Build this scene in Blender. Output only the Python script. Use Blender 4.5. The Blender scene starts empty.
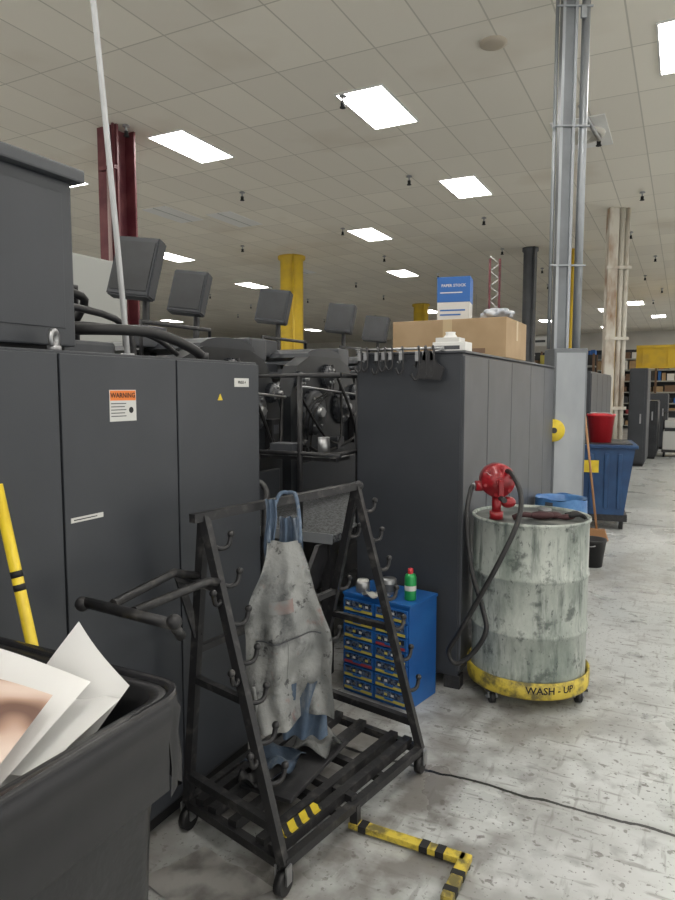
import bpy, bmesh, math, random
from mathutils import Vector, Matrix
random.seed(4)
scene=bpy.context.scene
COL=scene.collection
# ---------------------------------------------------------------- materials
def nd(nt,t,**k):
    n=nt.nodes.new(t)
    for a,b in k.items(): setattr(n,a,b)
    return n
def M(name,c,rough=.5,metal=0,c2=None,scale=5,lo=.4,hi=.65,bump=0,stretch=(1,1,1),detail=6,coat=0,bscale=None):
    m=bpy.data.materials.new(name); m.use_nodes=True; nt=m.node_tree
    b=nt.nodes['Principled BSDF']
    b.inputs['Base Color'].default_value=(*c,1); b.inputs['Roughness'].default_value=rough; b.inputs['Metallic'].default_value=metal
    if coat: b.inputs['Coat Weight'].default_value=coat
    if c2 or bump:
        tc=nd(nt,'ShaderNodeTexCoord'); mp=nd(nt,'ShaderNodeMapping'); mp.inputs['Scale'].default_value=stretch
        nt.links.new(tc.outputs['Object'],mp.inputs[0])
        no=nd(nt,'ShaderNodeTexNoise'); no.inputs['Scale'].default_value=scale; no.inputs['Detail'].default_value=detail
        nt.links.new(mp.outputs[0],no.inputs['Vector'])
    if c2:
        r=nd(nt,'ShaderNodeValToRGB'); r.color_ramp.elements[0].position=lo; r.color_ramp.elements[1].position=hi
        r.color_ramp.elements[0].color=(*c,1); r.color_ramp.elements[1].color=(*c2,1)
        nt.links.new(no.outputs[0],r.inputs[0]); nt.links.new(r.outputs[0],b.inputs['Base Color'])
    if bump:
        n2=no
        if bscale:
            n2=nd(nt,'ShaderNodeTexNoise'); n2.inputs['Scale'].default_value=bscale; nt.links.new(mp.outputs[0],n2.inputs['Vector'])
        bp=nd(nt,'ShaderNodeBump'); bp.inputs['Strength'].default_value=bump; bp.inputs['Distance'].default_value=.02
        nt.links.new(n2.outputs[0],bp.inputs['Height']); nt.links.new(bp.outputs[0],b.inputs['Normal'])
    return m
def layered(name,base,base2,layers,rough=.5,bump=.15,basescale=2):
    """base colour + several stain layers: (scale,stretch,lo,hi,amount,colour,detail)"""
    m=bpy.data.materials.new(name); m.use_nodes=True; nt=m.node_tree; L=nt.links.new; b=nt.nodes['Principled BSDF']; b.inputs['Roughness'].default_value=rough
    tc=nd(nt,'ShaderNodeTexCoord')
    def noise(s,st,d):
        mp=nd(nt,'ShaderNodeMapping'); mp.inputs['Scale'].default_value=st; mp.inputs['Location'].default_value=(s*.37,s*.11,s*.23); L(tc.outputs['Object'],mp.inputs[0])
        n=nd(nt,'ShaderNodeTexNoise'); n.inputs['Scale'].default_value=s; n.inputs['Detail'].default_value=d; n.inputs['Roughness'].default_value=.65; L(mp.outputs[0],n.inputs['Vector']); return n.outputs[0]
    def mixc(f,c1,c2):
        n=nd(nt,'ShaderNodeMix',data_type='RGBA'); L(f,n.inputs[0])
        for i,q in ((6,c1),(7,c2)):
            if isinstance(q,tuple): n.inputs[i].default_value=(*q,1)
            else: L(q,n.inputs[i])
        return n.outputs[2]
    def rng(i,a,c,amt):
        r=nd(nt,'ShaderNodeMapRange'); r.clamp=True; L(i,r.inputs[0]); r.inputs[1].default_value=a; r.inputs[2].default_value=c; r.inputs[3].default_value=0; r.inputs[4].default_value=amt; return r.outputs[0]
    col=mixc(rng(noise(basescale,(1,1,1),5),.35,.65,1),base,base2)
    for s,st,lo,hi,amt,c,d in layers: col=mixc(rng(noise(s,st,d),lo,hi,amt),col,c)
    L(col,b.inputs['Base Color'])
    if bump:
        bp=nd(nt,'ShaderNodeBump'); bp.inputs['Strength'].default_value=bump; bp.inputs['Distance'].default_value=.01; L(noise(40,(1,1,1),4),bp.inputs['Height']); L(bp.outputs[0],b.inputs['Normal'])
    return m
slate=M('slate_paint',(.031,.035,.042),.42,0,(.040,.044,.052),3,.35,.7,.05,bscale=300)
slate_l=M('slate_paint_light',(.054,.058,.066),.4,0,(.070,.074,.083),4)
slate_d=M('slate_dark',(.014,.016,.019),.4,0,(.025,.028,.032),6)
gap=M('gap_black',(.008,.008,.009),.7)
blackm=M('black_enamel',(.018,.018,.02),.45,0,(.04,.04,.042),25,.5,.75)
rackm=M('rack_paint_worn',(.020,.020,.022),.42,.2,(.10,.095,.09),22,.54,.80,.1)
rubber=M('rubber',(.012,.012,.013),.5)
steel=M('steel',(.42,.43,.44),.35,.8,(.3,.3,.31),10)
galv=M('galvanised',(.38,.40,.42),.42,.5,(.26,.28,.30),3,.35,.7,stretch=(1,1,.4))
colgrey=M('column_grey',(.18,.195,.21),.45,.2,(.13,.14,.15),3)
white=M('white_plastic',(.72,.72,.70),.45)
label=M('label_white',(.58,.58,.56),.5)
orange=M('label_orange',(.72,.19,.03),.5)
yellow=M('yellow_paint',(.72,.54,.03),.4,0,(.55,.38,.03),9,.5,.8)
yellowd=layered('yellow_dolly_soiled',(.52,.40,.05),(.60,.46,.05),[(14,(1,1,1),.46,.62,.85,(.06,.055,.03),9)],.5)
yellowc=M('yellow_column_paint',(.72,.49,.03),.5,0,(.6,.4,.04),3)
redcol=M('red_column_paint',(.10,.018,.028),.5,0,(.17,.05,.055),4)
redp=M('red_pump_paint',(.34,.012,.02),.3,.1,(.20,.01,.015),14,coat=.3)
redb=M('red_bin',(.5,.02,.03),.4)
bluec=M('blue_cart_plastic',(.010,.045,.13),.45,0,(.018,.07,.18),5)
bluem=M('blue_metal',(.01,.085,.30),.4,0,(.015,.11,.35),6)
bluel=M('blue_carton',(.02,.12,.40),.5)
bluebag=M('blue_bag',(.05,.16,.40),.35,0,(.1,.25,.5),10,bump=.5)
card=M('cardboard',(.36,.25,.14),.8,0,(.41,.29,.17),6)
cardtape=M('packing_tape',(.5,.38,.22),.3)
green=M('green_can',(.02,.30,.08),.3,.2)
canblack=M('bin_black_plastic',(.010,.010,.012),.36,0,(.016,.016,.018),8,bump=.06,bscale=40)
bagm=M('black_bag',(.010,.010,.012),.25,0,None,6,bump=.15,bscale=9)
paper=M('paper_white',(.70,.70,.69),.5,0,(.64,.635,.63),2)
clothg=layered('apron_canvas_stained',(.33,.335,.325),(.26,.27,.27),[(9,(1,1,.6),.48,.64,.85,(.07,.075,.08),10),(22,(1,1,1),.60,.66,.8,(.04,.04,.045),6),(12,(1,1,1),.60,.70,.5,(.30,.12,.11),5),(7,(1,1,1),.60,.72,.5,(.10,.17,.24),5)],.9,.5,4)
redstain=M('apron_stain_red',(.26,.19,.18),.9,0,(.26,.27,.27),16,.42,.6)
denim=layered('denim',(.10,.14,.20),(.06,.095,.15),[(14,(1,1,.4),.52,.66,.7,(.22,.24,.26),6)],.9,.4,9)
drumm=layered('drum_paint_stained',(.46,.49,.45),(.33,.36,.33),[(4,(1.3,1.3,.45),.44,.62,.8,(.15,.19,.165),12),(12,(1.5,1.5,.22),.50,.66,.85,(.08,.105,.095),10),(8,(1,1,1),.56,.64,.75,(.05,.065,.06),9),(45,(1,1,.5),.60,.68,.75,(.06,.07,.07),4),(16,(1,1,.25),.60,.70,.6,(.60,.62,.58),6)],.45,.1,3)
drumtop=M('drum_lid',(.06,.07,.07),.45,.3,(.24,.25,.23),7,.45,.7)
wood=M('broom_wood',(.35,.18,.08),.6)
beige=M('column_white_rust',(.58,.55,.48),.55,0,(.26,.15,.08),2.2,.47,.7,stretch=(2,2,.7))
greycab=M('grey_enclosure',(.36,.37,.35),.5)
brownm=M('mixed_brown',(.18,.11,.07),.7)
creamw=M('wall_paint',(.62,.60,.54),.8,0,(.55,.53,.48),.6)
tread=M('tread_plate',(.20,.21,.22),.45,.5,(.05,.05,.055),70,.48,.54)
hosegrey=M('hose_grey',(.12,.12,.12),.5)
lightm=bpy.data.materials.new('troffer_glow'); lightm.use_nodes=True
_b=lightm.node_tree.nodes['Principled BSDF']; _b.inputs['Base Color'].default_value=(1,1,1,1)
_b.inputs['Emission Color'].default_value=(1,.97,.92,1); _b.inputs['Emission Strength'].default_value=17
def copper_mat():
    m=bpy.data.materials.new('paper_copper_print'); m.use_nodes=True; nt=m.node_tree; L=nt.links.new; b=nt.nodes['Principled BSDF']; b.inputs['Roughness'].default_value=.35
    tc=nd(nt,'ShaderNodeTexCoord'); w=nd(nt,'ShaderNodeTexWave'); w.wave_type='RINGS'; w.inputs['Scale'].default_value=5; w.inputs['Distortion'].default_value=4; w.inputs['Detail'].default_value=1; w.inputs['Detail Scale'].default_value=1.5
    L(tc.outputs['Object'],w.inputs['Vector']); r=nd(nt,'ShaderNodeValToRGB'); e=r.color_ramp.elements
    e[0].color=(.14,.075,.055,1); e[0].position=.05; e[1].color=(.62,.50,.43,1); e[1].position=.95
    k=e.new(.35); k.color=(.36,.23,.17,1); k=e.new(.6); k.color=(.52,.38,.31,1)
    L(w.outputs[0],r.inputs[0]); L(r.outputs[0],b.inputs['Base Color']); return m
copper=copper_mat()
def hazard():
    m=bpy.data.materials.new('hazard_stripes'); m.use_nodes=True; nt=m.node_tree; b=nt.nodes['Principled BSDF']; b.inputs['Roughness'].default_value=.5
    tc=nd(nt,'ShaderNodeTexCoord'); w=nd(nt,'ShaderNodeTexWave'); w.wave_type='BANDS'; w.bands_direction='DIAGONAL'; w.inputs['Scale'].default_value=9
    nt.links.new(tc.outputs['Object'],w.inputs['Vector'])
    r=nd(nt,'ShaderNodeValToRGB'); r.color_ramp.interpolation='CONSTANT'; r.color_ramp.elements[0].color=(.02,.02,.02,1)
    r.color_ramp.elements[1].color=(.60,.46,.03,1); r.color_ramp.elements[1].position=.4
    nt.links.new(w.outputs[0],r.inputs[0]); nt.links.new(r.outputs[0],b.inputs['Base Color']); return m
haz=hazard()
def floor_mat():
    m=bpy.data.materials.new('floor_painted_concrete'); m.use_nodes=True; nt=m.node_tree; L=nt.links.new; b=nt.nodes['Principled BSDF']
    tc=nd(nt,'ShaderNodeTexCoord')
    def noise(s,d=6,st=(1,1,1)):
        mp=nd(nt,'ShaderNodeMapping'); mp.inputs['Scale'].default_value=st; mp.inputs['Location'].default_value=(s*.31,s*.17,0); L(tc.outputs['Object'],mp.inputs[0])
        n=nd(nt,'ShaderNodeTexNoise'); n.inputs['Scale'].default_value=s; n.inputs['Detail'].default_value=d; L(mp.outputs[0],n.inputs['Vector']); return n.outputs[0]
    def ramp(i,a,bb,ca=0,cb=1):
        r=nd(nt,'ShaderNodeMapRange'); r.clamp=True; L(i,r.inputs[0]); r.inputs[1].default_value=a; r.inputs[2].default_value=bb; r.inputs[3].default_value=ca; r.inputs[4].default_value=cb; return r.outputs[0]
    def math_(op,x,y=None):
        n=nd(nt,'ShaderNodeMath',operation=op)
        for i,q in enumerate((x,y)):
            if q is None: continue
            if isinstance(q,(int,float)): n.inputs[i].default_value=q
            else: L(q,n.inputs[i])
        return n.outputs[0]
    def mix(f,c1,c2):
        n=nd(nt,'ShaderNodeMix',data_type='RGBA'); L(f,n.inputs[0])
        for i,q in ((6,c1),(7,c2)):
            if isinstance(q,tuple): n.inputs[i].default_value=(*q,1)
            else: L(q,n.inputs[i])
        return n.outputs[2]
    base=mix(ramp(noise(.8),.35,.65),(.47,.495,.49),(.57,.585,.58))
    base=mix(ramp(noise(2.2,9),.48,.72,0,.55),base,(.36,.37,.37))
    base=mix(ramp(noise(9,10),.55,.70,0,.6),base,(.24,.24,.24))
    base=mix(ramp(noise(5,8,(1,6,1)),.59,.68,0,.6),base,(.16,.15,.14))
    base=mix(ramp(noise(4,8,(7,1,1)),.61,.69,0,.5),base,(.18,.17,.16))
    base=mix(ramp(noise(60,3),.63,.68,0,.7),base,(.08,.075,.07))
    base=mix(ramp(noise(23,5),.62,.66,0,.7),base,(.11,.10,.09))
    sep=nd(nt,'ShaderNodeSeparateXYZ'); L(tc.outputs['Object'],sep.inputs[0])
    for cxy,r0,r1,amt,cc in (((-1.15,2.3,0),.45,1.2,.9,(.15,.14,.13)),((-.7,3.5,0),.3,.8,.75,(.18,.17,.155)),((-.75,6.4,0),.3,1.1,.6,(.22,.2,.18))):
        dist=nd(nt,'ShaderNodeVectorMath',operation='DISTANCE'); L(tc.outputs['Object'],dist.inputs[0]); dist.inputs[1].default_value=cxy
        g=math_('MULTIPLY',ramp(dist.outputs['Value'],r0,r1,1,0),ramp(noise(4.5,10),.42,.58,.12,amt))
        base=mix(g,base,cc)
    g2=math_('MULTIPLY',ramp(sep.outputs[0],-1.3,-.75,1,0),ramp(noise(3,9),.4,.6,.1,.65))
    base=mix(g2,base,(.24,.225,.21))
    wob=math_('MULTIPLY',math_('SUBTRACT',noise(7),.5),.05)
    brk=ramp(noise(11,4),.28,.34)
    for ax,off,per in ((1,2.6,6.1),(0,3.0,6.1)):
        d=math_('PINGPONG',math_('ADD',math_('SUBTRACT',sep.outputs[ax],off),wob),per/2)
        f=math_('MULTIPLY',ramp(d,.0,.05,.45,0),brk); base=mix(f,base,(.2,.19,.18))
        f=math_('MULTIPLY',math_('LESS_THAN',d,.008),brk)
        base=mix(f,base,(.02,.02,.02))
    L(base,b.inputs['Base Color']); L(ramp(noise(2,8),.3,.7,.22,.42),b.inputs['Roughness'])
    bp=nd(nt,'ShaderNodeBump'); bp.inputs['Strength'].default_value=.12; bp.inputs['Distance'].default_value=.01; L(noise(14,5),bp.inputs['Height']); L(bp.outputs[0],b.inputs['Normal'])
    return m
def ceil_mat():
    m=bpy.data.materials.new('ceiling_tiles'); m.use_nodes=True; nt=m.node_tree; L=nt.links.new; b=nt.nodes['Principled BSDF']; b.inputs['Roughness'].default_value=.9
    tc=nd(nt,'ShaderNodeTexCoord'); mp=nd(nt,'ShaderNodeMapping'); mp.inputs['Location'].default_value=(.02,.41,0); L(tc.outputs['Object'],mp.inputs[0])
    br=nd(nt,'ShaderNodeTexBrick'); br.offset=0; br.squash=1
    br.inputs['Color1'].default_value=(.90,.86,.76,1); br.inputs['Color2'].default_value=(.82,.78,.69,1); br.inputs['Mortar'].default_value=(.60,.57,.49,1)
    br.inputs['Scale'].default_value=1; br.inputs['Mortar Size'].default_value=.009; br.inputs['Brick Width'].default_value=.605; br.inputs['Row Height'].default_value=1.21
    L(mp.outputs[0],br.inputs['Vector'])
    n=nd(nt,'ShaderNodeTexNoise'); n.inputs['Scale'].default_value=.45; n.inputs['Detail'].default_value=4; L(tc.outputs['Object'],n.inputs['Vector'])
    r=nd(nt,'ShaderNodeMapRange'); L(n.outputs[0],r.inputs[0]); r.inputs[1].default_value=.60; r.inputs[2].default_value=.75; r.inputs[3].default_value=0; r.inputs[4].default_value=.4
    mx=nd(nt,'ShaderNodeMix',data_type='RGBA'); L(r.outputs[0],mx.inputs[0]); L(br.outputs[0],mx.inputs[6]); mx.inputs[7].default_value=(.60,.52,.40,1)
    L(mx.outputs[2],b.inputs['Base Color']); return m
# ---------------------------------------------------------------- builder
class B:
    def __init__(s,name,loc=(0,0,0),rz=0):
        s.name=name; s.bm=bmesh.new(); s.mats=[]; s.T=Matrix.Translation(loc)@Matrix.Rotation(rz,4,'Z')
    def mi(s,m):
        if m not in s.mats: s.mats.append(m)
        return s.mats.index(m)
    def merge(s,tb,mat,smooth=None,X=None):
        i=s.mi(mat)
        for f in tb.faces:
            f.material_index=i
            if smooth is True: f.smooth=True
            elif smooth=='q': f.smooth=(len(f.verts)<=4)
        if X is not None: bmesh.ops.transform(tb,matrix=X,verts=tb.verts)
        me=bpy.data.meshes.new('t'); tb.to_mesh(me); tb.free(); s.bm.from_mesh(me); bpy.data.meshes.remove(me)
    def box(s,lo,hi,mat,bev=0,rot=None):
        lo=Vector(lo);hi=Vector(hi);c=(lo+hi)/2;d=hi-lo
        tb=bmesh.new(); bmesh.ops.create_cube(tb,size=1); bmesh.ops.scale(tb,vec=d,verts=tb.verts)
        if bev: bmesh.ops.bevel(tb,geom=tb.edges[:],offset=bev,segments=2,affect='EDGES',profile=.6)
        X=Matrix.Translation(c)
        if rot is not None: X=X@rot
        s.merge(tb,mat,None,X)
    def cyl(s,p1,p2,r,mat,r2=None,seg=20):
        p1=Vector(p1);p2=Vector(p2);d=p2-p1
        tb=bmesh.new(); bmesh.ops.create_cone(tb,cap_ends=True,segments=seg,radius1=r,radius2=r if r2 is None else r2,depth=d.length)
        s.merge(tb,mat,'q',Matrix.Translation((p1+p2)/2)@d.to_track_quat('Z','Y').to_matrix().to_4x4())
    def sph(s,c,r,mat,sc=(1,1,1)):
        tb=bmesh.new(); bmesh.ops.create_uvsphere(tb,u_segments=16,v_segments=10,radius=r); bmesh.ops.scale(tb,vec=sc,verts=tb.verts)
        s.merge(tb,mat,True,Matrix.Translation(c))
    def lathe(s,prof,mat,c=(0,0,0),axis=(0,0,1),seg=40,smooth=True):
        tb=bmesh.new(); rings=[]
        for r,z in prof:
            rings.append([tb.verts.new((max(r,1e-4)*math.cos(2*math.pi*k/seg),max(r,1e-4)*math.sin(2*math.pi*k/seg),z)) for k in range(seg)])
        for a,b in zip(rings,rings[1:]):
            for k in range(seg): tb.faces.new((a[k],a[(k+1)%seg],b[(k+1)%seg],b[k]))
        s.merge(tb,mat,smooth,Matrix.Translation(c)@Vector(axis).to_track_quat('Z','Y').to_matrix().to_4x4())
    def tube(s,pts,r,mat,seg=10,smooth=0,cap=True,sq=False):
        P=[Vector(p) for p in pts]
        if smooth:
            Q=[]
            for i in range(len(P)-1):
                p0=P[max(i-1,0)];p1=P[i];p2=P[i+1];p3=P[min(i+2,len(P)-1)]
                for k in range(smooth):
                    t=k/smooth
                    Q.append(.5*((2*p1)+(p2-p0)*t+(2*p0-5*p1+4*p2-p3)*t*t+(3*p1-p0-3*p2+p3)*t**3))
            Q.append(P[-1]); P=Q
        if sq: seg=4
        tb=bmesh.new(); rings=[]; n=None
        for i,p in enumerate(P):
            t=(P[min(i+1,len(P)-1)]-P[max(i-1,0)]).normalized()
            if n is None:
                n=Vector((0,0,1)) if abs(t.z)<.9 else Vector((1,0,0))
            n=(n-t*n.dot(t))
            if n.length<1e-4: n=t.orthogonal()
            n.normalize(); b=t.cross(n)
            o=math.pi/4 if sq else 0
            rr=r*(1.414 if sq else 1)
            rings.append([tb.verts.new(p+rr*(math.cos(o+2*math.pi*k/seg)*n+math.sin(o+2*math.pi*k/seg)*b)) for k in range(seg)])
        for a,b in zip(rings,rings[1:]):
            for k in range(seg): tb.faces.new((a[k],a[(k+1)%seg],b[(k+1)%seg],b[k]))
        if cap: tb.faces.new(rings[0][::-1]); tb.faces.new(rings[-1])
        s.merge(tb,mat,None if sq else 'q')
    def prism(s,pts,axis,a,b,mat,smooth=None):
        tb=bmesh.new()
        def mk(p,h):
            if axis=='x': return (h,p[0],p[1])
            if axis=='y': return (p[0],h,p[1])
            return (p[0],p[1],h)
        A=[tb.verts.new(mk(p,a)) for p in pts];C=[tb.verts.new(mk(p,b)) for p in pts]
        n=len(pts)
        for k in range(n): tb.faces.new((A[k],A[(k+1)%n],C[(k+1)%n],C[k]))
        tb.faces.new(A[::-1]);tb.faces.new(C); bmesh.ops.recalc_face_normals(tb,faces=tb.faces)
        s.merge(tb,mat,smooth)
    def grid(s,fn,nu,nv,mat,smooth=True,thick=0):
        tb=bmesh.new(); V=[[tb.verts.new(fn(i/nu,j/nv)) for j in range(nv+1)] for i in range(nu+1)]
        for i in range(nu):
            for j in range(nv): tb.faces.new((V[i][j],V[i+1][j],V[i+1][j+1],V[i][j+1]))
        if thick: bmesh.ops.solidify(tb,geom=tb.faces[:],thickness=thick)
        s.merge(tb,mat,smooth)
    def text(s,body,size,mat,fn):
        cu=bpy.data.curves.new('tx','FONT'); cu.body=body; cu.size=size; cu.align_x='CENTER'; cu.align_y='CENTER'; cu.resolution_u=2; cu.offset=size*.02
        o=bpy.data.objects.new('tx',cu); COL.objects.link(o); bpy.context.view_layer.update()
        me=o.evaluated_get(bpy.context.evaluated_depsgraph_get()).to_mesh()
        tb=bmesh.new(); tb.from_mesh(me); bmesh.ops.subdivide_edges(tb,edges=[e for e in tb.edges if e.calc_length()>size*.5],cuts=1)
        for v in tb.verts: v.co=Vector(fn(v.co.x,v.co.y))
        s.merge(tb,mat); bpy.data.objects.remove(o); bpy.data.curves.remove(cu)
    def done(s,origin=None):
        bmesh.ops.transform(s.bm,matrix=s.T,verts=s.bm.verts)
        vs=[v.co for v in s.bm.verts]
        c=Vector(((min(v.x for v in vs)+max(v.x for v in vs))/2,(min(v.y for v in vs)+max(v.y for v in vs))/2,min(v.z for v in vs))) if origin is None else Vector(origin)
        bmesh.ops.translate(s.bm,vec=-c,verts=s.bm.verts)
        me=bpy.data.meshes.new(s.name); s.bm.to_mesh(me); s.bm.free()
        for m in s.mats: me.materials.append(m)
        o=bpy.data.objects.new(s.name,me); o.location=c; COL.objects.link(o); return o
RX=lambda a:Matrix.Rotation(math.radians(a),4,'X')
RY=lambda a:Matrix.Rotation(math.radians(a),4,'Y')
RZ=lambda a:Matrix.Rotation(math.radians(a),4,'Z')
H=5.2
YAW=math.radians(27)
# ---------------------------------------------------------------- room shell
b=B('floor'); b.box((-30,-6,-.1),(10,46,0),floor_mat()); b.done((0,0,0))
b=B('ceiling'); b.box((-30,-6,H),(10,46,H+.1),ceil_mat()); b.done((0,0,0))
b=B('wall_back'); b.box((-30,46,0),(10,46.2,H),creamw); b.done()
b=B('wall_left'); b.box((-30.2,-6,0),(-30,46,H),creamw); b.done()
L=[(-3.62,8.26),(-6.64,8.28),(-.06,8.26),(-9.7,8.26),(-3.58,12.08),(-6.61,14.65),(-12.5,14.65),(-7.87,19.9),(-13.4,19.8),(-1.9,31),(-6.5,36.8),(-3.2,33),(-10.5,30),(-1.2,37),
   (-3.62,4.4),(-.12,4.4),(3.4,4.4),(-6.64,2.4),(-3.62,.6),(-.12,.6),(3.4,.6),(-3.62,-3.2),(-.12,-3.2),(3.4,-3.2),(3.4,8.26),(6.9,8.26),(6.9,2.5),(3.4,12.1),(3.4,16),(3.4,20),(3.4,24),(3.4,28),(7,16),(-9.7,3),(-14,8),
   (-18,12),(-20,20),(-17,27),(-13,35),(-20,36),(-9,41),(-4,42),(0,43),(4,38),(4,33),(1.2,27.5),(7,24),(7,36),(-24,28),(-22,8)]  # last entries: extra fixtures added to brighten the far hall
for x,y in L:
    b=B('ceiling_light'); b.box((x-.3,y-.6,H-.012),(x+.3,y+.6,H-.001),lightm)
    for a,c in (((x-.32,y-.62),(x+.32,y-.6)),((x-.32,y+.6),(x+.32,y+.62)),((x-.32,y-.6),(x-.3,y+.6)),((x+.3,y-.6),(x+.32,y+.6))):
        b.box((*a,H-.02),(*c,H-.001),white)
    b.done()
offm=M('troffer_off',(.86,.86,.84),.4)
for x,y in ((-8.6,12.1),(-9.5,11.2),(-10.5,18)):
    b=B('unlit_ceiling_light'); b.box((x-.3,y-.6,H-.012),(x+.3,y+.6,H-.001),offm); b.box((x-.01,y-.6,H-.016),(x+.01,y+.6,H-.001),greycab); b.done()
b=B('fire_sprinklers')
for ix in range(-6,2):
    for iy in range(0,9):
        x=ix*3.05-1.2+(iy%2)*.4; y=3.9+iy*3.3+(ix%2)*.5
        if abs(x+1.2)<.9 and y<8: continue
        b.cyl((x,y,H),(x,y,H-.09),.014,steel,seg=8); b.lathe([(.0,-.0),(.05,.0),(.05,.015),(.02,.03)],steel,(x,y,H-.03),seg=12)
        b.cyl((x,y,H-.09),(x,y,H-.15),.028,gap,seg=8); b.cyl((x,y,H-.15),(x,y,H-.16),.04,gap,seg=8)
b.done()
b=B('ceiling_diffuser')
b.box((-1.75,9.75,H-.02),(-1.05,10.95,H-.002),offm,.005)
b.lathe([(.30,0),(.29,-.04),(.22,-.05),(.20,-.02),(.15,-.06),(.13,-.03),(.08,-.07),(0,-.07)],creamw,(-1.4,10.35,H-.02),seg=32)
b.tube([(-1.3,9.3,H-.02),(-1.2,9.6,H-.18),(-1.15,10.1,H-.2),(-1.2,10.3,H-.05)],.03,steel,smooth=5)
b.done()
b=B('smoke_detector'); b.lathe([(.14,0),(.14,-.02),(.10,-.03),(0,-.03)],M('detector_tan',(.50,.44,.35),.6),(-1.9,7.3,H),seg=24); b.done()
# ---------------------------------------------------------------- columns
def ibeam(name,x,y,w,m,strip=None):
    b=B(name,(x,y,0))
    t=w*.09
    b.box((-w/2,-w/2,0),(w/2,-w/2+t,H),m); b.box((-w/2,w/2-t,0),(w/2,w/2,H),m); b.box((-t/2,-w/2+t,0),(t/2,w/2-t,H),m)
    b.box((-w*.65,-w*.65,0),(w*.65,w*.65,.03),m)
    if strip: b.cyl((w*.12,-w/2-.03,0),(w*.12,-w/2-.03,H),.028,strip); b.cyl((w*.4,-w/2-.03,0),(w*.4,-w/2-.03,H),.02,m)
    for z in (1.5,3.2,4.6): b.box((-w*.3,-w/2-.06,z),(w*.5,-w/2,z+.05),m)
    b.done()
ibeam('red_steel_column',-7.17,7.29,.36,redcol,M('conduit_pinkish',(.38,.28,.27),.4))
def rcol(name,x,y,r,m):
    b=B(name,(x,y,0)); b.lathe([(0,0),(r*1.25,0),(r*1.25,.05),(r,.08),(r,H-.12),(r*1.2,H-.08),(r*1.2,H),(0,H)],m,seg=32); 
    b.cyl((r*.7,-r*.95,0),(r*.7,-r*.95,H),.03,m); b.done()
rcol('yellow_column',-9.6,16.1,.31,yellowc)
rcol('yellow_column',-10.0,27.4,.31,yellowc)
rcol('yellow_column',-2.75,18.6,.16,yellowc)
rcol('yellow_column',-2.45,27,.2,yellowc)
rcol('dark_column',-3.6,17.9,.17,slate_l)
b=B('stained_pipe_column',(-1.27,14.84,0),YAW)
b.box((-.22,-.09,0),(-.02,.09,H),beige,.02); b.cyl((.06,-.02,0),(.06,-.02,H),.05,beige); b.cyl((.18,0,0),(.18,0,H),.045,beige)
for z in (1.2,2.6,4.0): b.box((-.24,-.11,z),(.24,-.05,z+.06),beige)
b.box((-.3,-.2,0),(.3,.2,.04),beige); b.done()
b=B('steel_column',(-.93,6.5,0),YAW)
b.box((-.16,-.05,0),(-.045,.06,H),colgrey,.008); b.box((-.17,-.066,0),(-.145,-.05,H),galv); b.box((-.062,-.066,0),(-.037,-.05,H),galv)
b.cyl((-.205,-.02,1.97),(-.205,-.02,H),.016,galv); b.cyl((.045,-.02,1.97),(.045,-.02,H),.036,galv)
for z in (2.7,3.9,4.9): b.box((-.225,-.072,z),(.09,-.05,z+.015),galv,.004)
b.box((-.02,-.09,4.80),(.03,-.06,4.90),galv,.006)
b.box((-.19,-.15,0),(.11,.15,1.97),colgrey,.01); b.box((-.17,-.156,.3),(.09,-.15,1.93),galv); b.box((-.22,-.2,0),(.16,.2,.02),colgrey)
b.cyl((-.14,-.16,1.3),(-.14,-.18,1.3),.02,steel); b.done()
b=B('yellow_hose_reel',(-1.04,6.24,1.20),YAW)
b.lathe([(0,-.03),(.10,-.03),(.10,-.02),(.055,-.018),(.055,.018),(.10,.02),(.10,.03),(0,.03)],yellow,(0.02,0,0.04),(0,1,0),seg=28); b.cyl((0.02,-.045,.04),(0.02,.05,.04),.025,blackm); b.box((0,.03,.02),(.04,.08,.06),steel); b.done()
# ---------------------------------------------------------------- left control cabinet
b=B('control_cabinet')
b.box((-2.35,.36,.08),(-1.615,2.41,1.715),slate,.004)
b.box((-2.32,.38,0),(-1.66,2.38,.08),gap)
ys=[.36,.866,1.376,1.885,2.41]
for a,c in zip(ys,ys[1:]): b.box((-1.62,a+.004,.10),(-1.60,c-.004,1.705),slate,.003)
def lab(y0,y1,z0,z1,m,x=-1.5985): b.box((-1.6,y0,z0),(x,y1,z1),m)
lab(1.565,1.68,1.50,1.60,label); lab(1.567,1.678,1.566,1.598,orange,-1.5982)
b.text('WARNING',.022,gap,lambda x,y:(-1.5975,1.622+x,1.582+y))
for k in range(5): b.box((-1.5984,1.570,1.555-k*.010),(-1.598,1.635-.006*(k%2),1.558-k*.010),slate_l)
b.cyl((-1.5985,1.657,1.535),(-1.598,1.657,1.535),.010,gap)
lab(1.40,1.525,1.205,1.220,label); b.box((-1.5984,1.41,1.211),(-1.5982,1.50,1.214),gap)
lab(2.23,2.33,1.612,1.647,label); b.text('PRESS 4',.016,gap,lambda x,y:(-1.5975,2.28+x,1.63+y))
b.prism([(2.12,1.56),(2.15,1.56),(2.135,1.585)],'x',-1.6,-1.598,yellow)
b.lathe([(.012,-.006),(.03,-.006),(.03,.006),(.012,.006),(.012,-.006)],steel,(-1.655,1.41,1.75),(1,.5,0),seg=20); b.cyl((-1.655,1.41,1.71),(-1.655,1.41,1.73),.02,steel)
b.done()
b=B('top_enclosure')
b.box((-2.3,.4,1.735),(-1.72,1.55,2.24),slate,.006); b.box((-2.33,.38,2.24),(-1.69,1.58,2.28),slate_l,.006)
b.box((-2.28,.42,1.7155),(-1.75,1.53,1.735),gap); b.box((-1.722,.45,1.79),(-1.716,1.51,2.2),slate,.002)
b.done()
b=B('black_flex_duct')
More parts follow.
